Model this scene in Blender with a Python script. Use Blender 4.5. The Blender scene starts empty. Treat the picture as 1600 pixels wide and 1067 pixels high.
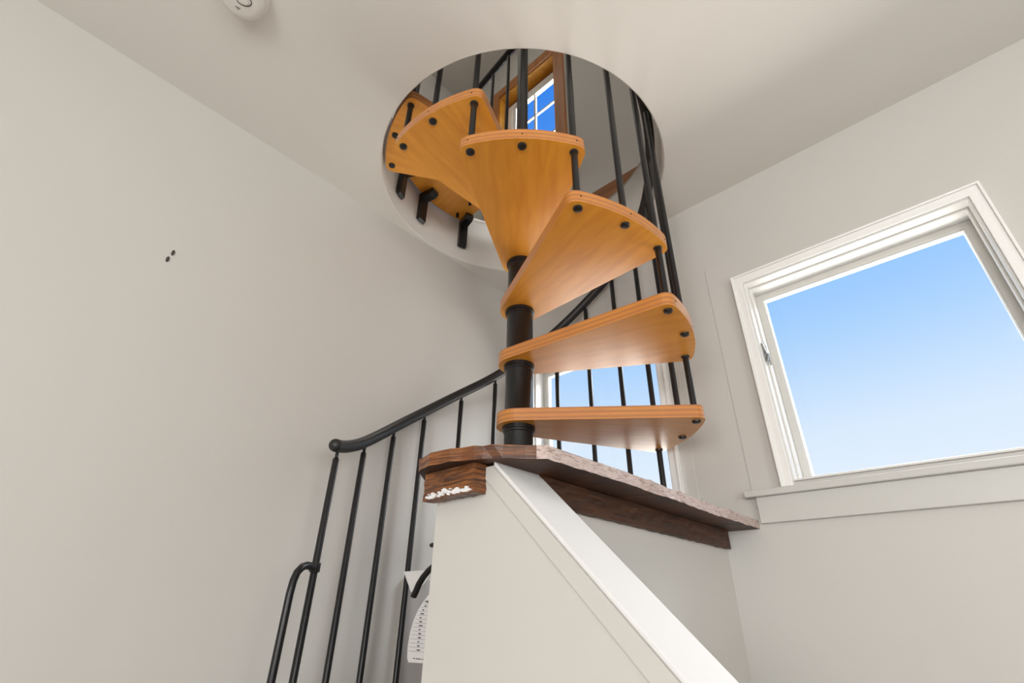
import bpy, bmesh, math, random
from mathutils import Vector, Matrix

random.seed(7)
scene = bpy.context.scene
COL = scene.collection

# ------------------------------------------------------------------ camera
F_PX, PITCH, ROLL, AZ = 762.81, 0.50682, 0.020239, -0.756629
_fw = Vector((0, math.cos(PITCH), math.sin(PITCH)))
_rt = Vector((1, 0, 0))
_up = _rt.cross(_fw)
_r2 = _rt * math.cos(ROLL) + _up * math.sin(ROLL)
_u2 = -_rt * math.sin(ROLL) + _up * math.cos(ROLL)
_m = Matrix((_r2, _u2, -_fw)).transposed()
_m = Matrix.Rotation(-AZ, 3, 'Z') @ _m
cam_data = bpy.data.cameras.new('camera')
cam_data.sensor_width = 36.0
cam_data.lens = F_PX * 36.0 / 1600.0
cam_data.clip_start = 0.02
cam = bpy.data.objects.new('camera', cam_data)
cam.matrix_world = _m.to_4x4()
COL.objects.link(cam)
scene.camera = cam

# ------------------------------------------------------------------ view
scene.view_settings.view_transform = 'Standard'
scene.view_settings.look = 'None'
scene.view_settings.exposure = 0.13
scene.view_settings.gamma = 1.0
scene.view_settings.use_curve_mapping = False

# ------------------------------------------------------------------ sky
world = bpy.data.worlds.new('sky')
scene.world = world
world.use_nodes = True
nt = world.node_tree
nt.nodes.clear()
n_out = nt.nodes.new('ShaderNodeOutputWorld')
n_bg = nt.nodes.new('ShaderNodeBackground')
n_tc = nt.nodes.new('ShaderNodeTexCoord')
n_sep = nt.nodes.new('ShaderNodeSeparateXYZ')
n_ramp = nt.nodes.new('ShaderNodeValToRGB')
n_noise = nt.nodes.new('ShaderNodeTexNoise')
n_map = nt.nodes.new('ShaderNodeMapping')
n_cr = nt.nodes.new('ShaderNodeValToRGB')
n_mix = nt.nodes.new('ShaderNodeMix')
n_mix.data_type = 'RGBA'
L = nt.links.new
L(n_tc.outputs['Generated'], n_sep.inputs[0])
L(n_sep.outputs['Z'], n_ramp.inputs[0])
cr = n_ramp.color_ramp
cr.elements[0].position = 0.0
cr.elements[0].color = (0.93, 0.97, 1.0, 1)
cr.elements[1].position = 0.13
cr.elements[1].color = (0.86, 0.93, 1.0, 1)
for pos, c in ((0.28, (0.70, 0.84, 1.0, 1)), (0.42, (0.44, 0.68, 1.0, 1)), (0.53, (0.28, 0.56, 1.0, 1)),
               (0.70, (0.09, 0.34, 0.95, 1)), (0.85, (0.035, 0.23, 0.85, 1)), (1.0, (0.03, 0.2, 0.8, 1))):
    e = cr.elements.new(pos)
    e.color = c
L(n_tc.outputs['Generated'], n_map.inputs[0])
n_map.inputs['Scale'].default_value = (2.0, 2.0, 6.0)
n_map.inputs['Location'].default_value = (0.35, 0.2, 0.1)
L(n_map.outputs[0], n_noise.inputs['Vector'])
n_noise.inputs['Scale'].default_value = 1.3
n_noise.inputs['Detail'].default_value = 6
n_cr.color_ramp.elements[0].position = 0.56
n_cr.color_ramp.elements[0].color = (0, 0, 0, 1)
n_cr.color_ramp.elements[1].position = 0.78
n_cr.color_ramp.elements[1].color = (0.6, 0.6, 0.6, 1)
L(n_noise.outputs[0], n_cr.inputs[0])
L(n_cr.outputs[0], n_mix.inputs[0])
L(n_ramp.outputs[0], n_mix.inputs[6])
n_mix.inputs[7].default_value = (0.93, 0.93, 0.97, 1)
L(n_mix.outputs[2], n_bg.inputs[0])
n_bg.inputs[1].default_value = 0.92
L(n_bg.outputs[0], n_out.inputs[0])


# ------------------------------------------------------------------ daylight at the windows and added fill
def area(name, loc, target, sx, sy, power, color=(1, 1, 1)):
    d = bpy.data.lights.new(name, 'AREA')
    d.shape = 'RECTANGLE'
    d.size, d.size_y = sx, sy
    d.energy = power
    d.color = color
    o = bpy.data.objects.new(name, d)
    o.location = loc
    o.rotation_euler = (Vector(target) - Vector(loc)).to_track_quat('-Z', 'Y').to_euler()
    COL.objects.link(o)
    return o


area('added_fill_back', (1.0, -2.62, 0.25), (0.9, 0.0, 0.25), 2.0, 1.3, 76, (1.0, 0.985, 0.96))  # added fill lamp; no window is known behind the camera
area('added_fill_side', (2.82, -0.9, 0.25), (0.0, -0.9, 0.3), 1.8, 1.3, 44, (1.0, 0.985, 0.96))  # added fill lamp at an invented side opening
area('daylight_large_window', (0.6, 3.9, 3.6), (-0.25, 1.7, 0.7), 2.2, 1.6, 50, (0.95, 0.97, 1.0))
area('daylight_small_window', (0.3, 4.3, 3.4), (-1.15, 1.7, 0.7), 2.2, 1.6, 230, (0.96, 0.98, 1.0))
# lamp standing for light thrown back up from the bright ground outside
area('ground_glow', (-0.9, 4.4, -1.35), (-0.8, 1.7, -0.2), 6.0, 2.2, 250, (1.0, 0.95, 0.86))
area('daylight_upstairs_window', (-1.5, 2.25, 4.9), (-1.45, 0.9, 2.2), 0.8, 0.5, 70, (1.0, 0.97, 0.9))
area('added_fill_upstairs_window', (-1.45, 2.9, 2.0), (-1.45, 1.7, 3.4), 1.2, 0.6, 170, (1.0, 0.95, 0.85))  # fill lamp added below the window to brighten the room upstairs
area('added_fill_upstairs_side', (2.8, -0.5, 2.9), (-1.6, -0.9, 4.3), 1.4, 1.1, 40, (1.0, 0.97, 0.92))  # fill lamp added at an unseen opening, for the upstairs ceiling


# ------------------------------------------------------------------ materials
def new_mat(name):
    m = bpy.data.materials.new(name)
    m.use_nodes = True
    nt = m.node_tree
    b = nt.nodes['Principled BSDF']
    return m, nt, b


def bump(nt, b, scale, strength, detail=4, vec=None, dist=0.002):
    n = nt.nodes.new('ShaderNodeTexNoise')
    n.inputs['Scale'].default_value = scale
    n.inputs['Detail'].default_value = detail
    if vec is not None:
        nt.links.new(vec, n.inputs['Vector'])
    bp = nt.nodes.new('ShaderNodeBump')
    bp.inputs['Strength'].default_value = strength
    bp.inputs['Distance'].default_value = dist
    nt.links.new(n.outputs[0], bp.inputs['Height'])
    nt.links.new(bp.outputs[0], b.inputs['Normal'])
    return n


def paint(name, c, c2=None, rough=0.55, scale=1.2, bs=0.12):
    m, nt, b = new_mat(name)
    tc = nt.nodes.new('ShaderNodeTexCoord')
    n = nt.nodes.new('ShaderNodeTexNoise')
    n.inputs['Scale'].default_value = scale
    n.inputs['Detail'].default_value = 3
    nt.links.new(tc.outputs['Object'], n.inputs['Vector'])
    mx = nt.nodes.new('ShaderNodeMix')
    mx.data_type = 'RGBA'
    nt.links.new(n.outputs[0], mx.inputs[0])
    c2 = c2 or tuple(v * 0.97 for v in c)
    mx.inputs[6].default_value = (*c, 1)
    mx.inputs[7].default_value = (*c2, 1)
    nt.links.new(mx.outputs[2], b.inputs['Base Color'])
    b.inputs['Roughness'].default_value = rough
    bump(nt, b, 60, bs, 5, tc.outputs['Object'], 0.001)
    return m


def plain(name, c, rough=0.4, metal=0.0, coat=0.0):
    m, nt, b = new_mat(name)
    b.inputs['Base Color'].default_value = (*c, 1)
    b.inputs['Roughness'].default_value = rough
    b.inputs['Metallic'].default_value = metal
    b.inputs['Coat Weight'].default_value = coat
    return m


def wood(name, light, dark, rough=0.35, stretch=(1.2, 14, 14), coat=0.3, bs=0.1, plies=False, axis_rot=0, contrast=(0.35, 0.65)):
    m, nt, b = new_mat(name)
    tc = nt.nodes.new('ShaderNodeTexCoord')
    mp = nt.nodes.new('ShaderNodeMapping')
    mp.inputs['Scale'].default_value = stretch
    mp.inputs['Rotation'].default_value = (0, 0, axis_rot)
    nt.links.new(tc.outputs['Object'], mp.inputs['Vector'])
    n = nt.nodes.new('ShaderNodeTexNoise')
    n.inputs['Scale'].default_value = 3.0
    n.inputs['Detail'].default_value = 8
    n.inputs['Distortion'].default_value = 0.6
    nt.links.new(mp.outputs[0], n.inputs['Vector'])
    rp = nt.nodes.new('ShaderNodeValToRGB')
    rp.color_ramp.elements[0].position = contrast[0]
    rp.color_ramp.elements[0].color = (*light, 1)
    rp.color_ramp.elements[1].position = contrast[1]
    rp.color_ramp.elements[1].color = (*dark, 1)
    nt.links.new(n.outputs[0], rp.inputs[0])
    out = rp.outputs[0]
    if plies:                      # laminated layers show on the edge of each tread
        w = nt.nodes.new('ShaderNodeTexWave')
        w.bands_direction = 'Z'
        w.inputs['Scale'].default_value = 20
        w.inputs['Distortion'].default_value = 0.5
        nt.links.new(tc.outputs['Object'], w.inputs['Vector'])
        geo = nt.nodes.new('ShaderNodeNewGeometry')
        sp = nt.nodes.new('ShaderNodeSeparateXYZ')
        nt.links.new(geo.outputs['True Normal'], sp.inputs[0])
        ab = nt.nodes.new('ShaderNodeMath')
        ab.operation = 'ABSOLUTE'
        nt.links.new(sp.outputs['Z'], ab.inputs[0])
        inv = nt.nodes.new('ShaderNodeMath')
        inv.operation = 'SUBTRACT'
        inv.inputs[0].default_value = 1.0
        nt.links.new(ab.outputs[0], inv.inputs[1])
        mul = nt.nodes.new('ShaderNodeMath')
        mul.operation = 'MULTIPLY'
        nt.links.new(inv.outputs[0], mul.inputs[0])
        nt.links.new(w.outputs['Fac'], mul.inputs[1])
        ma = nt.nodes.new('ShaderNodeMath')
        ma.operation = 'MULTIPLY_ADD'
        ma.inputs[1].default_value = 0.45
        ma.inputs[2].default_value = 0.38
        nt.links.new(w.outputs['Fac'], ma.inputs[0])
        m2 = nt.nodes.new('ShaderNodeMath')
        m2.operation = 'MULTIPLY'
        nt.links.new(ma.outputs[0], m2.inputs[0])
        nt.links.new(inv.outputs[0], m2.inputs[1])
        mx = nt.nodes.new('ShaderNodeMix')
        mx.data_type = 'RGBA'
        nt.links.new(m2.outputs[0], mx.inputs[0])
        nt.links.new(out, mx.inputs[6])
        mx.inputs[7].default_value = (0.36, 0.115, 0.045, 1)
        out = mx.outputs[2]
    nt.links.new(out, b.inputs['Base Color'])
    b.inputs['Roughness'].default_value = rough
    b.inputs['Coat Weight'].default_value = coat
    b.inputs['Coat Roughness'].default_value = 0.38
    bp = nt.nodes.new('ShaderNodeBump')
    bp.inputs['Strength'].default_value = bs
    bp.inputs['Distance'].default_value = 0.002
    nt.links.new(n.outputs[0], bp.inputs['Height'])
    nt.links.new(bp.outputs[0], b.inputs['Normal'])
    return m


M_WALL = paint('wall_paint', (0.61, 0.595, 0.565), (0.595, 0.58, 0.55), bs=0.15)
M_CEIL = paint('ceiling_paint', (0.73, 0.71, 0.675), (0.71, 0.69, 0.655))
M_TRIM = paint('white_gloss_trim', (0.93, 0.93, 0.915), rough=0.3, bs=0.05)
M_SILL = paint('grey_white_trim', (0.61, 0.605, 0.58), rough=0.4, bs=0.05)
M_CAP = paint('white_cap_paint', (0.78, 0.78, 0.78), rough=0.8, bs=0.05)
M_JAMB = paint('toned_jamb_paint', (0.74, 0.73, 0.70), rough=0.4, bs=0.05)  # casing paint toned down to offset the strong window light here
M_SASH = paint('sash_paint', (0.62, 0.605, 0.57), rough=0.4, bs=0.05)
M_FLOOR = wood('floor_boards', (0.46, 0.38, 0.29), (0.38, 0.30, 0.22), 0.4)
M_TREAD = wood('varnished_beech', (0.83, 0.36, 0.036), (0.72, 0.285, 0.024), 0.32, (1.5, 10, 10), 0.6, 0.04, plies=True)
M_STAIN_SHADED = wood('stained_pine_shaded', (0.46, 0.17, 0.03), (0.34, 0.115, 0.02), 0.4, (10, 10, 1.2), 0.2)  # same pine as the jamb, darkened to paint in the casing's shade
M_STAIN_LIT = wood('stained_pine_lit', (0.86, 0.44, 0.05), (0.76, 0.34, 0.035), 0.4, (10, 10, 1.2), 0.2)  # same pine, lightened to paint in the glow on the reveal
M_BASE = wood('stained_baseboard', (0.30, 0.115, 0.035), (0.20, 0.07, 0.02), 0.4, (1.2, 10, 10), 0.2)
M_BLACK = plain('black_enamel', (0.006, 0.006, 0.007), 0.33, 0.0, 0.0)
M_PLASTIC = plain('black_plastic', (0.012, 0.012, 0.013), 0.38)
M_RAIL = plain('black_rubber_rail', (0.016, 0.016, 0.017), 0.42)
M_HOLE = plain('dark_hole', (0.012, 0.007, 0.004), 0.8)
M_CHROME = plain('worn_steel', (0.45, 0.45, 0.44), 0.3, 0.9)
M_DETECT = plain('ivory_plastic', (0.76, 0.74, 0.70), 0.4)
M_DARKGREY = plain('dark_grey_plastic', (0.05, 0.045, 0.04), 0.5)
M_PAPER = plain('white_paper', (0.84, 0.83, 0.83), 0.7)
M_INK = plain('ink', (0.10, 0.09, 0.09), 0.8)
M_PANEL = plain('grey_board', (0.52, 0.50, 0.485), 0.6)


def rustic():
    m, nt, b = new_mat('weathered_brown_plank')
    tc = nt.nodes.new('ShaderNodeTexCoord')
    mp = nt.nodes.new('ShaderNodeMapping')
    mp.inputs['Scale'].default_value = (4, 4, 60)
    nt.links.new(tc.outputs['Object'], mp.inputs['Vector'])
    n = nt.nodes.new('ShaderNodeTexNoise')
    n.inputs['Scale'].default_value = 3
    n.inputs['Detail'].default_value = 10
    n.inputs['Distortion'].default_value = 0.8
    nt.links.new(mp.outputs[0], n.inputs['Vector'])
    rp = nt.nodes.new('ShaderNodeValToRGB')
    els = rp.color_ramp.elements
    els[0].position = 0.33
    els[0].color = (0.034, 0.010, 0.003, 1)
    els[1].position = 0.7
    els[1].color = (0.33, 0.115, 0.021, 1)
    e = els.new(0.5)
    e.color = (0.15, 0.047, 0.010, 1)
    nt.links.new(n.outputs[0], rp.inputs[0])
    nt.links.new(rp.outputs[0], b.inputs['Base Color'])
    b.inputs['Roughness'].default_value = 0.42
    b.inputs['Coat Weight'].default_value = 0.25
    b.inputs['Coat Roughness'].default_value = 0.35
    bp = nt.nodes.new('ShaderNodeBump')
    bp.inputs['Strength'].default_value = 0.7
    bp.inputs['Distance'].default_value = 0.004
    nt.links.new(n.outputs[0], bp.inputs['Height'])
    nt.links.new(bp.outputs[0], b.inputs['Normal'])
    return m


M_RUSTIC = rustic()


def worn():
    # worn edge of the plank, window light painted into its pale tone
    m, nt, b = new_mat('worn_lit_plank_edge')
    tc = nt.nodes.new('ShaderNodeTexCoord')
    mp = nt.nodes.new('ShaderNodeMapping')
    mp.inputs['Scale'].default_value = (40, 14, 160)
    nt.links.new(tc.outputs['Object'], mp.inputs['Vector'])
    n = nt.nodes.new('ShaderNodeTexNoise')
    n.inputs['Scale'].default_value = 3
    n.inputs['Detail'].default_value = 12
    n.inputs['Distortion'].default_value = 1.0
    nt.links.new(mp.outputs[0], n.inputs['Vector'])
    rp = nt.nodes.new('ShaderNodeValToRGB')
    els = rp.color_ramp.elements
    els[0].position = 0.36
    els[0].color = (0.30, 0.20, 0.17, 1)
    els[1].position = 0.52
    els[1].color = (0.62, 0.50, 0.46, 1)
    nt.links.new(n.outputs[0], rp.inputs[0])
    nt.links.new(rp.outputs[0], b.inputs['Base Color'])
    b.inputs['Roughness'].default_value = 0.4
    bp = nt.nodes.new('ShaderNodeBump')
    bp.inputs['Strength'].default_value = 0.6
    bp.inputs['Distance'].default_value = 0.003
    nt.links.new(n.outputs[0], bp.inputs['Height'])
    nt.links.new(bp.outputs[0], b.inputs['Normal'])
    return m


M_WORN_LIT = worn()
M_PLANK_SHADED = wood('shaded_plank_board', (0.085, 0.028, 0.008), (0.028, 0.010, 0.004), 0.55, (4, 4, 60), 0.0, 0.6)  # plank wood with the shade of recess and underside put into its colour


def glass():
    m = bpy.data.materials.new('window_glass')
    m.use_nodes = True
    nt = m.node_tree
    nt.nodes.clear()
    o = nt.nodes.new('ShaderNodeOutputMaterial')
    t = nt.nodes.new('ShaderNodeBsdfTransparent')
    g = nt.nodes.new('ShaderNodeBsdfGlossy')
    g.inputs['Roughness'].default_value = 0.02
    mx = nt.nodes.new('ShaderNodeMixShader')
    mx.inputs[0].default_value = 0.012
    nt.links.new(t.outputs[0], mx.inputs[1])
    nt.links.new(g.outputs[0], mx.inputs[2])
    nt.links.new(mx.outputs[0], o.inputs[0])
    return m


M_GLASS = glass()


# ------------------------------------------------------------------ mesh helpers
def obj(name, bm, mats, parent=None, loc=(0, 0, 0), rotz=0, smooth=False, bevel=0, seg=2):
    me = bpy.data.meshes.new(name)
    bmesh.ops.recalc_face_normals(bm, faces=bm.faces)
    bm.to_mesh(me)
    bm.free()
    if not isinstance(mats, (list, tuple)):
        mats = [mats]
    for m in mats:
        me.materials.append(m)
    o = bpy.data.objects.new(name, me)
    COL.objects.link(o)
    o.parent = parent
    o.location = loc
    o.rotation_euler = (0, 0, rotz)
    if smooth:
        for p in me.polygons:
            p.use_smooth = True
        if hasattr(me, 'set_sharp_from_angle'):
            me.set_sharp_from_angle(angle=math.radians(40))
    if bevel:
        b = o.modifiers.new('bevel', 'BEVEL')
        b.width = bevel
        b.segments = seg
        b.limit_method = 'ANGLE'
        b.angle_limit = math.radians(40)
    return o


def thing(name, label, cat, loc=(0, 0, 0), group=None):
    o = bpy.data.objects.new(name, None)
    o.empty_display_size = 0.1
    COL.objects.link(o)
    o.location = loc
    return tag(o, label, cat, group)


def tag(o, label, cat, group=None):
    o['label'] = label
    o['category'] = cat
    if group:
        o['group'] = group
    return o


def struct(o, label=None):
    o['kind'] = 'structure'
    if label:
        o['label'] = label
    return o


def box(bm, x0, x1, y0, y1, z0, z1, mi=0):
    vs = [bm.verts.new(p) for p in ((x0, y0, z0), (x1, y0, z0), (x1, y1, z0), (x0, y1, z0),
                                    (x0, y0, z1), (x1, y0, z1), (x1, y1, z1), (x0, y1, z1))]
    for f in ((3, 2, 1, 0), (4, 5, 6, 7), (0, 1, 5, 4), (1, 2, 6, 5), (2, 3, 7, 6), (3, 0, 4, 7)):
        fc = bm.faces.new([vs[i] for i in f])
        fc.material_index = mi
    return vs


def boxbm(*a):
    bm = bmesh.new()
    box(bm, *a)
    return bm


def prism(bm, poly, ax, a0, a1, mi=0):
    """poly: 2-D outline, extruded along axis ax between a0 and a1"""
    def P(u, v, w):
        return {'x': (w, u, v), 'y': (u, w, v), 'z': (u, v, w)}[ax]
    b = [bm.verts.new(P(u, v, a0)) for u, v in poly]
    t = [bm.verts.new(P(u, v, a1)) for u, v in poly]
    n = len(poly)
    bm.faces.new(b[::-1]).material_index = mi
    bm.faces.new(t).material_index = mi
    for i in range(n):
        bm.faces.new((b[i], b[(i + 1) % n], t[(i + 1) % n], t[i])).material_index = mi


def lathe(bm, prof, n=24, cx=0, cy=0, closed=True):
    rings = []
    for r, z in prof:
        rings.append([bm.verts.new((cx + r * math.cos(2 * math.pi * i / n), cy + r * math.sin(2 * math.pi * i / n), z)) for i in range(n)])
    for a, b in zip(rings, rings[1:]):
        for i in range(n):
            bm.faces.new((a[i], a[(i + 1) % n], b[(i + 1) % n], b[i]))
    if closed:
        bm.faces.new(rings[0][::-1])
        bm.faces.new(rings[-1])


def tube(bm, pts, r, n=16, flat=None):
    """sweep a circle (radius r or list) along pts"""
    pts = [Vector(p) for p in pts]
    rad = r if isinstance(r, (list, tuple)) else [r] * len(pts)
    rings = []
    prev = None
    for i, p in enumerate(pts):
        t = (pts[min(i + 1, len(pts) - 1)] - pts[max(i - 1, 0)]).normalized()
        if prev is None:
            ref = Vector((0, 0, 1)) if abs(t.z) < 0.9 else Vector((1, 0, 0))
            a = t.cross(ref).normalized()
        else:
            a = (prev - t * prev.dot(t)).normalized()
        prev = a
        b = t.cross(a)
        fa, fb = flat if flat else (1, 1)
        rings.append([bm.verts.new(p + (a * math.cos(2 * math.pi * k / n) * fa + b * math.sin(2 * math.pi * k / n) * fb) * rad[i]) for k in range(n)])
    for u, v in zip(rings, rings[1:]):
        for k in range(n):
            bm.faces.new((u[k], u[(k + 1) % n], v[(k + 1) % n], v[k]))
    bm.faces.new(rings[0][::-1])
    bm.faces.new(rings[-1])


def wall_y(bm, y0, y1, x0, x1, z0, z1, holes):
    """wall normal to y, as one clean slab with rectangular holes"""
    xs = sorted({x0, x1, *[h[0] for h in holes], *[h[1] for h in holes]})
    zs = sorted({z0, z1, *[h[2] for h in holes], *[h[3] for h in holes]})
    solid = {}
    for i in range(len(xs) - 1):
        for j in range(len(zs) - 1):
            mx, mz = (xs[i] + xs[i + 1]) / 2, (zs[j] + zs[j + 1]) / 2
            solid[i, j] = not any(h[0] < mx < h[1] and h[2] < mz < h[3] for h in holes)
    V = {}

    def v(i, j, k):
        key = (i, j, k)
        if key not in V:
            V[key] = bm.verts.new((xs[i], (y0, y1)[k], zs[j]))
        return V[key]
    for (i, j), s in solid.items():
        if not s:
            continue
        bm.faces.new((v(i, j, 0), v(i + 1, j, 0), v(i + 1, j + 1, 0), v(i, j + 1, 0)))
        bm.faces.new((v(i, j, 1), v(i, j + 1, 1), v(i + 1, j + 1, 1), v(i + 1, j, 1)))
        for di, dj, a, b in ((-1, 0, (0, 0), (0, 1)), (1, 0, (1, 0), (1, 1)), (0, -1, (0, 0), (1, 0)), (0, 1, (0, 1), (1, 1))):
            if not solid.get((i + di, j + dj), False):
                p, q = (i + a[0], j + a[1]), (i + b[0], j + b[1])
                bm.faces.new((v(*p, 0), v(*q, 0), v(*q, 1), v(*p, 1)))


def swap_xy(bm):
    for v in bm.verts:
        v.co.x, v.co.y = v.co.y, v.co.x


# ------------------------------------------------------------------ the room
XL, YR = -1.604, 1.697              # left wall plane, window wall plane
ZF, ZC, ZU = -1.30, 1.585, 1.900    # floor, ceiling, floor upstairs
XE, YE = 2.60, -2.40                # the unseen sides of the room
CX, CY = -1.010, 1.109              # axis of the spiral stair
HR = 0.583                          # radius of the round opening
UX, UZ = -2.31, 4.05                # upstairs left wall and ceiling

struct(obj('floor', boxbm(XL - 0.15, XE + 0.15, YE - 0.15, YR + 0.15, ZF - 0.1, ZF), M_FLOOR))

W1 = (-0.400, 0.262, 0.366, 1.102)      # opening of the large window
W2 = (-1.472, -0.785, 0.366, 1.102)     # opening of the window behind the stairs
bm = bmesh.new()
wall_y(bm, YR, YR + 0.15, XL - 0.15, XE + 0.15, ZF, ZC, [W1, W2])
struct(obj('wall_right', bm, M_WALL))
struct(obj('wall_left', boxbm(XL - 0.15, XL, YE - 0.15, YR, ZF, ZC), M_WALL))
bm = bmesh.new()
wall_y(bm, YE - 0.15, YE, XL, XE + 0.15, ZF, ZC, [(0.0, 2.0, -0.4, 0.9)])
struct(obj('wall_back', bm, M_WALL))
bm = bmesh.new()
wall_y(bm, XE, XE + 0.15, YE, YR, ZF, ZC, [(-1.8, 0.0, -0.4, 0.9)])
swap_xy(bm)
struct(obj('wall_side', bm, M_WALL))


def slab_with_round_hole(x0, x1, y0, y1, z0, z1, r, cham=0.0, n=160):
    bm = bmesh.new()
    ang = [2 * math.pi * i / n for i in range(n)]
    for cxn, cyn in ((x0, y0), (x1, y0), (x1, y1), (x0, y1)):
        ang.append(math.atan2(cyn - CY, cxn - CX) % (2 * math.pi))
    ang = sorted(set(ang))
    prof = [(r, z1), (r, z0 + cham), (r + cham, z0)]

    def outer(a, z):
        c, s = math.cos(a), math.sin(a)
        t = min(((x1 if c > 0 else x0) - CX) / c if abs(c) > 1e-9 else 1e9, ((y1 if s > 0 else y0) - CY) / s if abs(s) > 1e-9 else 1e9)
        return (CX + c * t, CY + s * t, z)
    rows = []
    for a in ang:
        col = [bm.verts.new(outer(a, z1))] + [bm.verts.new((CX + q * math.cos(a), CY + q * math.sin(a), z)) for q, z in prof] + [bm.verts.new(outer(a, z0))]
        rows.append(col)
    m = len(rows)
    for i in range(m):
        a, b = rows[i], rows[(i + 1) % m]
        for k in range(5):
            k2 = (k + 1) % 5
            f = bm.faces.new((a[k], b[k], b[k2], a[k2]))
            f.smooth = k in (1,)
    return bm


struct(obj('ceiling', slab_with_round_hole(UX - 0.15, XE + 0.15, YE - 0.15, YR + 0.15, ZC, ZU - 0.015, HR, 0.004), M_CEIL))
struct(obj('floor_upstairs', slab_with_round_hole(UX, XE, YE, YR, ZU - 0.015, ZU, HR), M_FLOOR))

# upstairs room
W3 = (-1.79, -1.165, 2.42, 3.565)
bm = bmesh.new()
wall_y(bm, YR, YR + 0.15, UX - 0.15, XE + 0.15, ZU, UZ, [W3])
struct(obj('wall_right_upstairs', bm, M_WALL))
struct(obj('wall_left_upstairs', boxbm(UX - 0.15, UX, YE - 0.15, YR, ZU, UZ), M_WALL))
struct(obj('wall_back_upstairs', boxbm(UX, XE + 0.15, YE - 0.15, YE, ZU, UZ), M_WALL))
bm = bmesh.new()
wall_y(bm, XE, XE + 0.15, YE, YR, ZU, UZ, [(-1.2, 0.2, 2.4, 3.5)])
swap_xy(bm)
struct(obj('wall_side_upstairs', bm, M_WALL))
struct(obj('ceiling_upstairs', boxbm(UX - 0.15, XE + 0.15, YE - 0.15, YR + 0.15, UZ, UZ + 0.1), M_CEIL))
struct(obj('baseboard_upstairs', boxbm(UX, XE, YR - 0.012, YR, ZU, ZU + 0.098), M_BASE))

# raised board patches around both windows (the seams in the plaster)
bm = bmesh.new()
wall_y(bm, YR - 0.0025, YR, -0.529, 0.374, 0.30, 1.233, [W1])
struct(obj('trim_1', bm, M_WALL, bevel=0.002))
bm = bmesh.new()
wall_y(bm, YR - 0.0025, YR, -1.595, -0.703, 0.262, 1.233, [W2])
struct(obj('trim_2', bm, M_WALL, bevel=0.002))


def frame_bm(bm, x0, x1, z0, z1, w, y0, y1, bottom=True, wb=None):
    """rectangular picture frame lying between y0 and y1, inside x0..x1, z0..z1, w wide"""
    wb = w if wb is None else wb
    o = [(x0, z0), (x1, z0), (x1, z1), (x0, z1)]
    zi = z0 + (wb if bottom else 0)
    i_ = [(x0 + w, zi), (x1 - w, zi), (x1 - w, z1 - w), (x0 + w, z1 - w)]
    vo = [[bm.verts.new((x, y, z)) for x, z in o] for y in (y0, y1)]
    vi = [[bm.verts.new((x, y, z)) for x, z in i_] for y in (y0, y1)]
    for k in range(4):
        j = (k + 1) % 4
        if not bottom and k == 0:
            continue
        bm.faces.new((vo[0][k], vo[0][j], vi[0][j], vi[0][k]))
        bm.faces.new((vo[1][k], vi[1][k], vi[1][j], vo[1][j]))
        bm.faces.new((vo[0][k], vo[1][k], vo[1][j], vo[0][j]))
        bm.faces.new((vi[0][k], vi[0][j], vi[1][j], vi[1][k]))
    if not bottom:
        for a, b in ((0, 0), (1, 1)):
            bm.faces.new((vo[0][a], vi[0][a], vi[1][a], vo[1][a]))


def window(n, W, stool, label):
    x0, x1, z0, z1 = W
    w = struct(thing('window_%d' % n, label, 'window', ((x0 + x1) / 2, YR, z0)))
    del w['category']
    ox, oz = (x0 + x1) / 2, z0

    def part(name, bm, m, bevel=0.0015, parent=w):
        for v in bm.verts:
            v.co -= Vector((ox, YR, oz))
        return obj(name, bm, m, parent, bevel=bevel)
    cz = 0.347
    # stepped casing
    bm = bmesh.new()
    frame_bm(bm, x0 - 0.034, x1 + 0.034, cz, z1 + 0.034, 0.007, YR - 0.027, YR, bottom=False)
    frame_bm(bm, x0 - 0.027, x1 + 0.027, cz, z1 + 0.027, 0.027, YR - 0.021, YR, bottom=False)
    part('casing', bm, M_TRIM)
    # jamb lining and stops inside the opening
    bm = bmesh.new()
    frame_bm(bm, x0, x1, z0, z1, 0.006, YR - 0.012, YR + 0.14, bottom=True)
    frame_bm(bm, x0 + 0.006, x1 - 0.006, z0 + 0.006, z1 - 0.006, 0.006, YR + 0.030, YR + 0.062, bottom=True)
    part('jamb', bm, M_JAMB)
    # sash
    bm = bmesh.new()
    frame_bm(bm, x0 + 0.006, x1 - 0.006, z0 + 0.006, z1 - 0.006, 0.022, YR + 0.100, YR + 0.135)
    s = part('sash', bm, M_SASH)
    bm = bmesh.new()
    frame_bm(bm, x0 + 0.028, x1 - 0.028, z0 + 0.028, z1 - 0.028, 0.005, YR + 0.106, YR + 0.130)
    part('glazing_bead', bm, M_TRIM, parent=s)
    bm = bmesh.new()
    box(bm, x0 + 0.031, x1 - 0.031, YR + 0.120, YR + 0.123, z0 + 0.031, z1 - 0.031)
    part('pane', bm, M_GLASS, 0, parent=s)
    # stool and apron
    sx0, sx1 = stool
    bm = bmesh.new()
    box(bm, sx0, sx1, YR - 0.036, YR, 0.330, 0.350)
    box(bm, x0, x1, YR, YR + 0.14, 0.350, z0)
    part('window_stool', bm, M_SILL, 0.003)
    bm = bmesh.new()
    box(bm, sx0 + 0.028, sx1 - 0.028, YR - 0.019, YR, 0.253, 0.330)
    part('apron', bm, M_SILL, 0.002)
    return w, part


w1, part1 = window(1, W1, (-0.545, 0.40), 'large bare window with white casing on the right-hand wall')
w2, part2 = window(2, W2, (-1.59, -0.688), 'window seen behind the balusters and lower treads')

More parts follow.
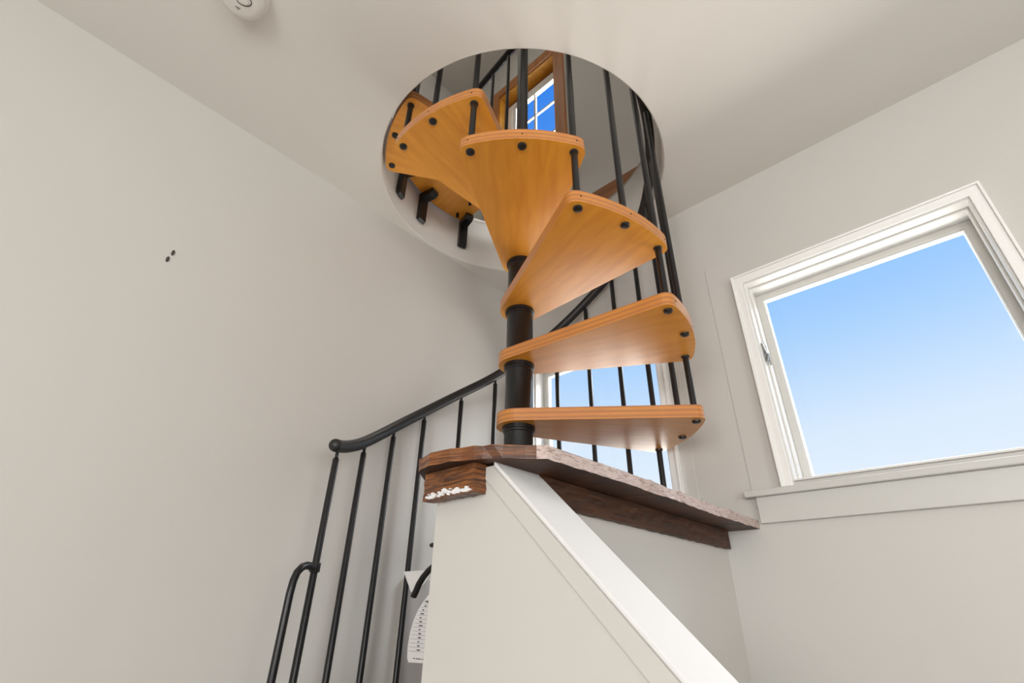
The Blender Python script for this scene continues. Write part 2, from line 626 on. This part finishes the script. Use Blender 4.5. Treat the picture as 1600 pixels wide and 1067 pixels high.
# steel sash lock on the left jamb of the large window
bm = bmesh.new()
box(bm, -0.394, -0.391, YR + 0.004, YR + 0.040, 0.775, 0.850)
lk = part1('sash_lock', bm, M_CHROME, 0.002)
lk['label'] = 'worn steel sash lock'
bm = bmesh.new()
tube(bm, [(-0.388, YR + 0.002, 0.850), (-0.384, YR + 0.018, 0.812), (-0.388, YR + 0.040, 0.776)], 0.0045, 8)
tube(bm, [(-0.388, YR + 0.036, 0.848), (-0.384, YR + 0.022, 0.812), (-0.388, YR + 0.004, 0.774)], 0.004, 8)
part1('lock_lever', bm, M_CHROME, 0, parent=lk)

# upstairs window, stained wood casing, white divided sash
x0, x1, z0, z1 = W3
w3 = struct(thing('window_3', 'small-paned upstairs window in orange-brown wood casing seen through the round opening', 'window', ((x0 + x1) / 2, YR, z0)))
del w3['category']


def part3(name, bm, m, bevel=0.002, parent=w3):
    for v in bm.verts:
        v.co -= Vector(((x0 + x1) / 2, YR, z0))
    return obj(name, bm, m, parent, bevel=bevel)


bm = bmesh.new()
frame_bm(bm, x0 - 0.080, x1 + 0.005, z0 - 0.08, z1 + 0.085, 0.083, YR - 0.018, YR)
part3('wood_casing', bm, M_STAIN_SHADED)
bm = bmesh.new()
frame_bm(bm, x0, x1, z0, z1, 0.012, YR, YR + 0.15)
part3('wood_jamb', bm, M_STAIN_LIT)
bm = bmesh.new()
frame_bm(bm, x0 + 0.012, x1 - 0.012, z0 + 0.012, z1 - 0.012, 0.055, YR + 0.088, YR + 0.14)
part3('dark_wood_stop', bm, M_BASE)
bm = bmesh.new()
frame_bm(bm, x0 + 0.03, x1 - 0.03, z0 + 0.03, z1 - 0.068, 0.085, YR + 0.070, YR + 0.100)
frame_bm(bm, x0 + 0.05, x1 - 0.05, z0 + 0.05, z1 - 0.090, 0.03, YR + 0.064, YR + 0.072)
s3 = part3('white_sash', bm, M_TRIM)
bm = bmesh.new()
for mx_ in (-1.492,):
    box(bm, mx_ - 0.008, mx_ + 0.008, YR + 0.078, YR + 0.094, z0 + 0.1, z1 - 0.14)
for k in range(3):
    zz = 3.180 - 0.31 * k
    box(bm, x0 + 0.1, x1 - 0.1, YR + 0.079, YR + 0.093, zz - 0.007, zz + 0.007)
part3('muntins', bm, M_SASH, 0, s3)
bm = bmesh.new()
box(bm, x0 + 0.1, x1 - 0.1, YR + 0.085, YR + 0.087, z0 + 0.1, z1 - 0.14)
part3('pane', bm, M_GLASS, 0, s3)

# unseen windows added behind the camera to let the fill light in
for n, (a0, a1, b0, b1, c0, c1, horiz) in enumerate(((0.0, 2.0, YE - 0.15, YE, -0.4, 0.9, True), (-1.8, 0.0, XE, XE + 0.15, -0.4, 0.9, False), (-1.2, 0.2, XE, XE + 0.15, 2.4, 3.5, False)), 4):
    bm = bmesh.new()
    frame_bm(bm, a0, a1, c0, c1, 0.05, b0 + 0.03, b1 - 0.03)
    mid = (a0 + a1) / 2
    box(bm, mid - 0.02, mid + 0.02, b0 + 0.05, b1 - 0.05, c0 + 0.05, c1 - 0.05)
    if not horiz:
        swap_xy(bm)
    struct(obj('window_%d' % n, bm, M_TRIM))

# ------------------------------------------------------------------ knee wall with sloping cap
KY0, KY1, KX0 = 0.634, 0.752, -0.795
SL = 0.306 / 0.321
AX, AZ_ = -0.630, 0.240


def slope_z(x, off=0.0):
    return AZ_ - SL * (x - AX) + off


xe = AX + (AZ_ - ZF) / SL
bm = bmesh.new()
prism(bm, [(KX0, ZF), (xe - 0.009, ZF), (AX - 0.0075, 0.2375), (KX0, 0.2375)], 'y', KY0, KY1)
struct(obj('wall_knee', bm, M_WALL, bevel=0.001))
nx, nz = 0.306 / math.hypot(0.306, 0.321), 0.321 / math.hypot(0.306, 0.321)
t = 0.006
bm = bmesh.new()
prism(bm, [(AX - t * nx * 1.2, AZ_ - t * nz * 1.2 + 0.013), (AX, AZ_), (0.80, slope_z(0.80)), (0.80 - t * nx, slope_z(0.80) - t * nz), (AX - t * nx, AZ_ - t * nz)], 'y', KY0 - 0.004, KY1 + 0.004)
struct(obj('trim_3', bm, M_CAP, bevel=0.001))
# trim strip on the face of the knee wall, under the cap
bm = bmesh.new()
q = 0.040
prism(bm, [(AX - 0.028, 0.236), (AX - 0.010, AZ_ - 0.004), (0.78, slope_z(0.78) - 0.0065), (0.78 - q * nx, slope_z(0.78) - q * nz), (AX - 0.028, 0.215)], 'y', KY0 - 0.0025, KY0)
struct(obj('trim_4', bm, M_WALL, bevel=0.001))
# wall below the landing
struct(obj('wall_landing', boxbm(-0.76, -0.640, KY1, YR, ZF, 0.2375), M_WALL))

# ------------------------------------------------------------------ rustic plank landing
ZS0, ZS1 = 0.240, 0.265
land = thing('plank_landing', 'rough dark brown plank landing around the foot of the spiral stair', 'landing', (-1.0, 1.1, ZS0))
O = Vector((-1.0, 1.1, ZS0))
outline = [(-0.528, YR - 0.001), (-0.534, 1.35), (-0.530, 1.02), (-0.536, 0.80), (-0.541, 0.672), (-0.600, 0.618), (-0.648, 0.590), (-0.695, 0.574), (-0.745, 0.566), (-0.800, 0.584),
           (-1.08, 0.89), (-1.20, 1.10), (-1.27, 1.30), (-1.28, YR - 0.001)]
# subdivide the outline for a hewn edge
pts = []
for i in range(len(outline)):
    a, b = Vector(outline[i]), Vector(outline[(i + 1) % len(outline)])
    n = max(1, int((b - a).length / 0.018)) if i < 9 else 1
    for k in range(n):
        p = a.lerp(b, k / n)
        pts.append((p, i < 5))
bm = bmesh.new()
rt_, rb_ = [], []
random.seed(11)
jt = jb = 0
for k, (p, right) in enumerate(pts):
    edge = 1 if (0 < k < len(pts) - 3) else 0
    jt = jt * 0.6 + random.uniform(-1, 1) * 0.0032
    jb = jb * 0.6 + random.uniform(-1, 1) * 0.0030
    d = (p - Vector((-1.0, 1.2))).normalized()
    tt = p + d * jt * edge
    bb = p + d * (jb - (0.004 if right else -0.001)) * edge
    tt.y = min(tt.y, YR - 0.001)
    bb.y = min(bb.y, YR - 0.001)
    rt_.append(bm.verts.new((tt.x - O.x, tt.y - O.y, ZS1 - O.z + random.uniform(-0.0012, 0.0012) * edge)))
    rb_.append(bm.verts.new((bb.x - O.x, bb.y - O.y, 0 + random.uniform(0, 0.0018) * edge)))
nn = len(pts)
bm.faces.new(rt_)
bm.faces.new(rb_[::-1])
for k in range(nn):
    j = (k + 1) % nn
    f = bm.faces.new((rb_[k], rb_[j], rt_[j], rt_[k]))
    f.material_index = 1 if (pts[k][1] and pts[k][0].y > 0.66) else 0
bm.faces.ensure_lookup_table()
bm.faces[1].material_index = 2  # underside takes the colour with painted shade
obj('top_plank', bm, [M_RUSTIC, M_WORN_LIT, M_PLANK_SHADED], land)


def rough_box(x0, x1, y0, y1, z0, z1, nx_, ny_, nz_, amp, seed):
    random.seed(seed)
    bm = bmesh.new()
    V = {}
    def g(i, j, k):
        if (i, j, k) not in V:
            x = x0 + (x1 - x0) * i / nx_
            y = y0 + (y1 - y0) * j / ny_
            z = z0 + (z1 - z0) * k / nz_
            a = amp
            V[i, j, k] = bm.verts.new((x + random.uniform(-a, a) - O.x, y + random.uniform(-a, a) - O.y, z + random.uniform(-a, a) * (0 if k == nz_ else 1) - O.z))
        return V[i, j, k]
    for i in range(nx_):
        for j in range(ny_):
            for k in (0, nz_):
                bm.faces.new((g(i, j, k), g(i + 1, j, k), g(i + 1, j + 1, k), g(i, j + 1, k)))
    for i in range(nx_):
        for k in range(nz_):
            for j in (0, ny_):
                bm.faces.new((g(i, j, k), g(i + 1, j, k), g(i + 1, j, k + 1), g(i, j, k + 1)))
    for j in range(ny_):
        for k in range(nz_):
            for i in (0, nx_):
                bm.faces.new((g(i, j, k), g(i, j + 1, k), g(i, j + 1, k + 1), g(i, j, k + 1)))
    return bm


fr = obj('front_fascia', rough_box(-0.802, -0.656, 0.604, 0.6335, 0.187, 0.2395, 14, 2, 6, 0.0010, 3), M_RUSTIC, land)
fr['label'] = 'rough end fascia flecked with white paint'
obj('side_fascia', rough_box(-0.6395, -0.623, 0.753, 1.680, 0.187, 0.2395, 2, 40, 4, 0.0010, 4), M_PLANK_SHADED, land)
# flakes of white paint along the lower edge of the fascia
bm = bmesh.new()
random.seed(5)
for k in range(90):
    u = random.random() ** 0.9
    fx = -0.787 + u * 0.125
    fz = 0.190 + abs(random.gauss(0, 0.0035)) + (0.007 if 0.38 < u < 0.6 else 0.0) * random.random()
    s = random.uniform(0.0012, 0.0042)
    poly = []
    m = random.randint(5, 8)
    for a in range(m):
        rr = s * random.uniform(0.5, 1.1)
        poly.append((fx + rr * 1.7 * math.cos(2 * math.pi * a / m) - O.x, fz + rr * 0.8 * math.sin(2 * math.pi * a / m) - O.z))
    prism(bm, poly, 'y', 0.5995 + 0.000018 * k - O.y, 0.6040 + 0.000012 * k - O.y)
pf = obj('paint_flakes', bm, M_PAPER, fr)
pf['kind'] = 'stuff'

# ------------------------------------------------------------------ spiral staircase
st = thing('spiral_staircase', 'spiral staircase with orange beech treads, black centre column, balusters and handrail', 'staircase', (CX, CY, ZS1))
S = Vector((CX, CY, ZS1))
Z0, RISE, RH, TH = 0.517, 0.2193, 0.5448, 0.040
PH0, STEP = math.radians(49.286), math.radians(-32.3045)
ALPHA = math.radians(16.1)
RO = 0.570


def tread_outline(beta, ro=RO, ri=0.072, rc=0.030):
    """wedge with a round nose round the column and rounded outer corners, centred on +x"""
    pts = []
    cor = []
    for s in (-1, 1):
        cor.append(Vector((ro * math.cos(s * beta), ro * math.sin(s * beta))))
    # nose: tangent points from the outer corners to the inner circle
    for s, c in ((-1, cor[0]), (1, cor[1])):
        pass
    d = cor[1].length
    ang = math.atan2(cor[1].y, cor[1].x) + math.acos(ri / d)
    n = 22
    for k in range(n + 1):
        a = ang + (2 * math.pi - 2 * ang) * k / n
        pts.append(Vector((ri * math.cos(a), ri * math.sin(a))))

    def rounded(c, prev, nxt, r=rc, m=7):
        a, b = (prev - c).normalized(), (nxt - c).normalized()
        p0, p1 = c + a * r, c + b * r
        return [p0.lerp(c, t) * (1 - t) + c.lerp(p1, t) * t for t in [i / m for i in range(m + 1)]]
    arc = [Vector((ro * math.cos(a), ro * math.sin(a))) for a in [(-beta + 2 * beta * i / 26) for i in range(27)]]
    m0, m1 = arc[3], arc[-4]
    pts += rounded(cor[0], pts[-1], m0)
    pts += [p for p in arc[2:-2]]
    pts += rounded(cor[1], m1, pts[0])
    return pts


def cap_bm(r=0.0132, h=0.006):
    bm = bmesh.new()
    lathe(bm, [(r * 0.75, -h), (r * 0.95, -h * 0.7), (r, -h * 0.2), (r, 0.001)], 20)
    return bm


BETA = math.radians(19.4)
tr0 = None
for k in range(6):
    a = PH0 + STEP * k
    loc = (0, 0, Z0 + RISE * k - ZS1)
    if tr0 is None:
        bm = bmesh.new()
        prism(bm, [(p.x, p.y) for p in tread_outline(BETA)], 'z', 0, TH)
        tr = obj('tread', bm, M_TREAD, st, loc, a, bevel=0.004)
        tr0 = tr
        kids = []
        for j in (-1, 0, 1):
            o = obj('tread_cap', cap_bm(), M_PLASTIC, tr, (RH * math.cos(j * ALPHA), RH * math.sin(j * ALPHA), 0), smooth=True)
            kids.append(o)
            bm = bmesh.new()
            lathe(bm, [(0.0024, 0), (0.0024, 0.0016)], 10)
            bmesh.ops.rotate(bm, verts=bm.verts, matrix=Matrix.Rotation(math.pi / 2, 3, 'Y'))
            o = obj('screw_hole', bm, M_HOLE, tr, ((RO - 0.0008) * math.cos(j * ALPHA), (RO - 0.0008) * math.sin(j * ALPHA), TH * 0.5), j * ALPHA)
            kids.append(o)
    else:
        tr = tr0.copy()
        COL.objects.link(tr)
        tr.location = loc
        tr.rotation_euler = (0, 0, a)
        for c in kids:
            d = c.copy()
            COL.objects.link(d)
            d.parent = tr

# column: sleeves between the treads, each with a wider collar under the tread above
def sleeve(zb, zt):
    bm = bmesh.new()
    h = zt - zb
    lathe(bm, [(0.0480, 0), (0.0490, 0.004), (0.0490, 0.008), (0.0465, 0.011), (0.0465, h - 0.022), (0.0490, h - 0.020), (0.0490, h - 0.013), (0.0525, h - 0.012), (0.0525, h)], 48)
    return obj('column_sleeve', bm, M_BLACK, st, (0, 0, zb - ZS1), smooth=True)


sleeve(ZS1, Z0)
sl0 = sleeve(Z0 + TH, Z0 + RISE)
for k in range(1, 6):
    c = sl0.copy()
    COL.objects.link(c)
    c.location = (0, 0, Z0 + RISE * k + TH - ZS1)
ZL = Z0 + RISE * 6                 # underside of the wooden landing upstairs
bm = bmesh.new()
lathe(bm, [(0.026, ZL + TH - ZS1), (0.026, 2.78 - ZS1), (0.018, 2.80 - ZS1), (0.004, 2.807 - ZS1)], 28)
obj('newel_post', bm, M_BLACK, st, smooth=True)

# upper landing platform
bm = bmesh.new()
def pol(r, deg):
    return (r * math.cos(math.radians(deg)), r * math.sin(math.radians(deg)))
lp = [pol(0.572, a) for a in range(-163, -189, -2)]
lp = [pol(0.572, a) for a in range(197, 164, -3)]          # outer arc, from the side of the last tread to the free edge
lp = [(-0.562, 0.153)] + [pol(0.572, a) for a in range(168, 218, 4)] + [pol(0.11, 228), (0.072, -0.02), (0.05, 0.052), (0.0, 0.072), (-0.02, 0.11)]
prism(bm, lp, 'z', 0, TH)
obj('landing_platform', bm, M_TREAD, st, (0, 0, ZL - ZS1), bevel=0.003)

# steel brackets between the platform and the round opening
def bracket_bm(w=0.044, t=0.012):
    bm = bmesh.new()
    # local +x points outwards to the shaft wall
    prof = [(0.0, 0.0), (0.0, -0.165), (-t, -0.180), (-t * 2.1, -0.168), (-t * 2.1, -0.036), (-0.075, -0.036), (-0.088, -0.02), (-0.085, 0.0)]
    prism(bm, prof, 'y', -w / 2, w / 2)
    return bm


br0 = None
for deg in (-150.5, -168.5, 165.0):
    a = math.radians(deg)
    loc = ((HR - 0.001) * math.cos(a), (HR - 0.001) * math.sin(a), ZL - ZS1)
    if br0 is None:
        br0 = obj('bracket', bracket_bm(), M_BLACK, st, loc, a, bevel=0.002)
    else:
        c = br0.copy()
        COL.objects.link(c)
        c.location = loc
        c.rotation_euler = (0, 0, a)


# handrail height along the helix, index kk counted in balusters from the middle of the lowest tread
def rail_z(kk):
    tb = [(-14.0, 1.575 + 14 * 0.1097), (0.0, 1.575), (2.6, 1.340), (3.4, 1.2526), (5.85, 0.945), (6.9, 0.833), (8.0, 0.704), (9.0, 0.588), (9.5, 0.534), (10.0, 0.487), (10.5, 0.455), (11.0, 0.434), (11.3, 0.430)]
    kk = max(min(kk, tb[-1][0]), tb[0][0])
    for (a, za), (b, zb) in zip(tb, tb[1:]):
        if a <= kk <= b:
            t_ = (kk - a) / (b - a)
            return za + (zb - za) * t_
    return tb[-1][1]


ROD_SHIFT = {6: 2.4, 7: 2.6, 8: 1.4, 9: 2.7, 10: 3.0, 11: 3.0}


def rod_xy(kk):
    # measured positions for the lowest ones, the helix for the rest
    a = PH0 - STEP / 2 * kk
    r = RH
    if kk > 10:
        r = RH + 0.016 * (kk - 10)
    a -= math.radians(ROD_SHIFT.get(kk, 0.0))
    return r * math.cos(a), r * math.sin(a)


bm = bmesh.new()
hp = []
kk = -13.0
while kk <= 11.05:
    x, y = rod_xy(kk + 1e-6)
    z = sum(rail_z(kk + o_) for o_ in (-0.4, -0.2, 0, 0.2, 0.4)) / 5
    hp.append((x, y, z - ZS1))
    kk += 0.1
# domed end
e1, e0 = Vector(hp[-1]), Vector(hp[-2])
dr = (e1 - e0).normalized()
rr = [0.0198] * len(hp)
for f_, q_ in ((0.006, 0.0193), (0.011, 0.0175), (0.0155, 0.0135), (0.018, 0.0080), (0.019, 0.002)):
    hp.append(tuple(e1 + dr * f_))
    rr.append(q_)
tube(bm, hp, rr, 20)
obj('handrail', bm, M_RAIL, st, smooth=True)


def rod(kk, zb, zt, r=0.0098):
    x, y = rod_xy(kk)
    bm = bmesh.new()
    h = zt - zb
    lathe(bm, [(r, 0), (r, h - 0.040), (r * 0.8, h - 0.036), (0.0052, h - 0.034), (0.0052, h - 0.008)], 18)
    # small steel pivot at the neck
    return obj('baluster', bm, M_BLACK, st, (x, y, zb - ZS1), smooth=True)


for kk in range(-12, 12):
    zt = rail_z(kk - ROD_SHIFT.get(kk, 0.0) / 16.15)
    if kk <= 0 or kk == 1:
        if kk == 1:
            zb = ZS1
        elif kk % 2 == 0:
            zb = Z0 + RISE * (-kk // 2)
        else:
            zb = Z0 + RISE * ((-kk - 1) // 2)
        if kk <= -12:
            zb = ZL + TH if kk == -13 else Z0 + RISE * 6
    elif kk <= 4:
        zb = ZS1
    else:
        zb = ZF
    o = rod(kk, zb, zt)

# guard rail upstairs, from the newel post to the edge of the opening
def gl(u):           # u = distance from the axis along -x
    return Vector((-u, 0.018 + 0.127 * u, 0))


bm = bmesh.new()
gp = [gl(0.02 + 0.03 * k) + Vector((0, 0, 2.765 - ZS1)) for k in range(19)]
tube(bm, gp, 0.0195, 20)
obj('guard_rail', bm, M_RAIL, st, smooth=True)
g0 = None
for u in (0.140, 0.279, 0.418, 0.53):
    p = gl(u)
    if g0 is None:
        bm = bmesh.new()
        h = 2.755 - (ZL - 0.02)
        lathe(bm, [(0.0085, 0), (0.0085, h - 0.03), (0.005, h - 0.028), (0.005, h)], 16)
        g0 = obj('guard_baluster', bm, M_BLACK, st, (p.x, p.y, ZL - 0.02 - ZS1), smooth=True)
    else:
        c = g0.copy()
        COL.objects.link(c)
        c.location = (p.x, p.y, ZL - 0.02 - ZS1)

# second tube clamped to the lowest baluster, bending away and running down beside it
rx, ry = rod_xy(11)
bx, by = rx + CX, ry + CY
bm = bmesh.new()
cl = [(-1.396, 0.700, 0.100), (-1.386, 0.682, 0.1015), (-1.375, 0.664, 0.096), (-1.368, 0.650, 0.082), (-1.3645, 0.643, 0.062), (-1.363, 0.640, 0.030), (-1.363, 0.640, -0.10), (-1.363, 0.640, -0.6), (-1.363, 0.640, ZF)]
tube(bm, [Vector(p) - S for p in [(bx, by, 0.099)] + cl], 0.0098, 16)
sb = obj('side_tube', bm, M_BLACK, st, smooth=True)
bm = bmesh.new()
lathe(bm, [(0.0135, -0.012), (0.0145, -0.010), (0.0145, 0.010), (0.0135, 0.012)], 20)
obj('clamp', bm, M_PLASTIC, sb, (bx - S.x, by - S.y, 0.100 - S.z), smooth=True)

# ------------------------------------------------------------------ smoke detector
sd = thing('smoke_detector', 'round off-white smoke detector on the ceiling at the top edge', 'smoke detector', (-1.116, -0.002, ZC))
bm = bmesh.new()
lathe(bm, [(0.073, 0), (0.073, -0.010), (0.070, -0.014), (0.066, -0.015)], 56)
obj('base_plate', bm, M_DETECT, sd, smooth=True)
bm = bmesh.new()
lathe(bm, [(0.064, -0.013), (0.066, -0.018), (0.066, -0.028), (0.060, -0.036), (0.046, -0.040), (0.020, -0.041)], 56)
obj('cover', bm, M_DETECT, sd, smooth=True)
ring = bmesh.new()
tube(ring, [(0.020 * math.cos(t_), 0.015 * math.sin(t_), -0.0412) for t_ in [i * math.pi / 12 for i in range(25)]], 0.0013, 6)
obj('button_ring', ring, M_DARKGREY, sd, (0.006, 0.012, 0), 0.9)
bm = bmesh.new()
lathe(bm, [(0.012, -0.040), (0.011, -0.044), (0.006, -0.045)], 24)
obj('test_button', bm, M_DETECT, sd, (0.006, 0.012, 0), smooth=True)
bm = bmesh.new()
for i in range(3):
    box(bm, -0.006, 0.006, -0.004 + i * 0.004 - 0.001, -0.004 + i * 0.004 + 0.001, -0.0408, -0.0395)
obj('sounder_slots', bm, M_DARKGREY, sd, (-0.026, 0.007, 0), 0.3)

# ------------------------------------------------------------------ two dark screw stubs in the left wall
for (y, z, lab) in ((0.1425, 0.934, 'lower of two dark screw stubs in the left wall'), (0.1485, 0.9625, 'upper of two dark screw stubs in the left wall')):
    bm = bmesh.new()
    lathe(bm, [(0.0042, 0), (0.0042, 0.004), (0.003, 0.005)], 12)
    for v in bm.verts:
        v.co.x *= 2.3
    bmesh.ops.rotate(bm, verts=bm.verts, matrix=Matrix.Rotation(math.pi / 2, 3, 'Y'))
    tag(obj('wall_screw', bm, M_DARKGREY, None, (XL, y, z)), lab, 'screw', 'screw stubs in the left wall')

# ------------------------------------------------------------------ things half hidden behind the knee wall
tag(obj('grey_panel', boxbm(XL, XL + 0.022, 1.155, 1.50, ZF + 0.3, 0.10), M_PANEL, bevel=0.002), 'flat grey panel on the left wall behind the hanging paper', 'panel')

# white card wrapped round a baluster
bm = bmesh.new()
A = Vector((-1.43, 1.000, 0))
def onray(u, v, y):
    """point given by its direction ratios x/y and z/y"""
    return Vector((u * y, y, v * y))
prism_pts = [onray(-1.388, 0.1057, 1.03), onray(-1.245, 0.1060, 1.03), onray(-1.270, 0.075, 1.03), onray(-1.318, 0.0485, 1.03), onray(-1.340, 0.0485, 1.03)]
lo = [bm.verts.new(p) for p in prism_pts]
hi = [bm.verts.new(p + Vector((0, 0.0015, 0))) for p in prism_pts]
bm.faces.new(lo)
bm.faces.new(hi[::-1])
for i in range(5):
    j = (i + 1) % 5
    bm.faces.new((lo[i], lo[j], hi[j], hi[i]))
tag(obj('white_card', bm, M_PAPER), 'small white folded card in front of a baluster, left of the knee wall', 'card')

# curved black lever
bm = bmesh.new()
Y = 0.98
tube(bm, [onray(-1.20, 0.136, Y), onray(-1.235, 0.120, Y), onray(-1.262, 0.106, Y), onray(-1.286, 0.089, Y), onray(-1.304, 0.070, Y), onray(-1.314, 0.053, Y), onray(-1.325, 0.036, Y)], 0.0105, 12, flat=(1, 0.7))
tag(obj('curved_lever', bm, M_PLASTIC, smooth=True), 'curved black lever reaching out from behind the knee wall', 'lever')
bm = bmesh.new()
tube(bm, [onray(-1.18, 0.172, Y), onray(-1.235, 0.1735, Y), onray(-1.262, 0.174, Y), onray(-1.270, 0.174, Y)], [0.011, 0.010, 0.007, 0.002], 12, flat=(1, 0.9))
tag(obj('lever_tip', bm, M_PLASTIC, smooth=True), 'small pointed black tip above the curved lever', 'lever')

# paper inspection tag, curved left edge, ruled rows
tg = thing('inspection_tag', 'white paper tag printed with a ruled table, hanging below the black lever', 'paper tag', (-1.25, 0.985, -0.03))
T0 = Vector((-1.25, 0.985, -0.03))
left = [(-1.255, 0.0400), (-1.274, 0.0250), (-1.295, 0.0040), (-1.312, -0.0220), (-1.324, -0.0550), (-1.328, -0.0900), (-1.325, -0.1180), (-1.318, -0.1265)]
right = [(-1.18, -0.122), (-1.17, -0.05), (-1.18, 0.048)]
bm = bmesh.new()
pp = [onray(u, v, 0.985) - T0 for u, v in left + right]
lo = [bm.verts.new(p) for p in pp]
hi = [bm.verts.new(p + Vector((0, 0.0008, 0))) for p in pp]
bm.faces.new(lo)
bm.faces.new(hi[::-1])
for i in range(len(pp)):
    j = (i + 1) % len(pp)
    bm.faces.new((lo[i], lo[j], hi[j], hi[i]))
obj('paper', bm, M_PAPER, tg)
bm = bmesh.new()


def xl(v):
    for (u0, v0), (u1, v1) in zip(left, left[1:]):
        if v1 <= v <= v0:
            return u0 + (u1 - u0) * (v - v0) / (v1 - v0)
    return left[-1][0]


def ink(u0, u1, v0, v1):
    a, b = onray(u0, v0, 0.9842) - T0, onray(u1, v1, 0.9842) - T0
    box(bm, min(a.x, b.x), max(a.x, b.x), a.y - 0.0002, a.y + 0.0004, min(a.z, b.z), max(a.z, b.z))


random.seed(9)
for i in range(13):
    v = 0.018 - i * 0.0098
    ink(xl(v) + 0.006, -1.19, v, v + 0.0005)
    w_ = random.uniform(0.006, 0.016)
    c_ = max(xl(v) + 0.022, -1.285)
    ink(c_, c_ + w_, v + 0.0025, v + 0.0055)
ink(-1.252, -1.20, 0.030, 0.034)
ink(-1.268, -1.20, 0.0225, 0.0255)
ink(-1.298, -1.29, -0.117, -0.115)
ink(-1.286, -1.262, -0.117, -0.115)
ink(-1.258, -1.235, -0.117, -0.115)
obj('printed_rows', bm, M_INK, tg)
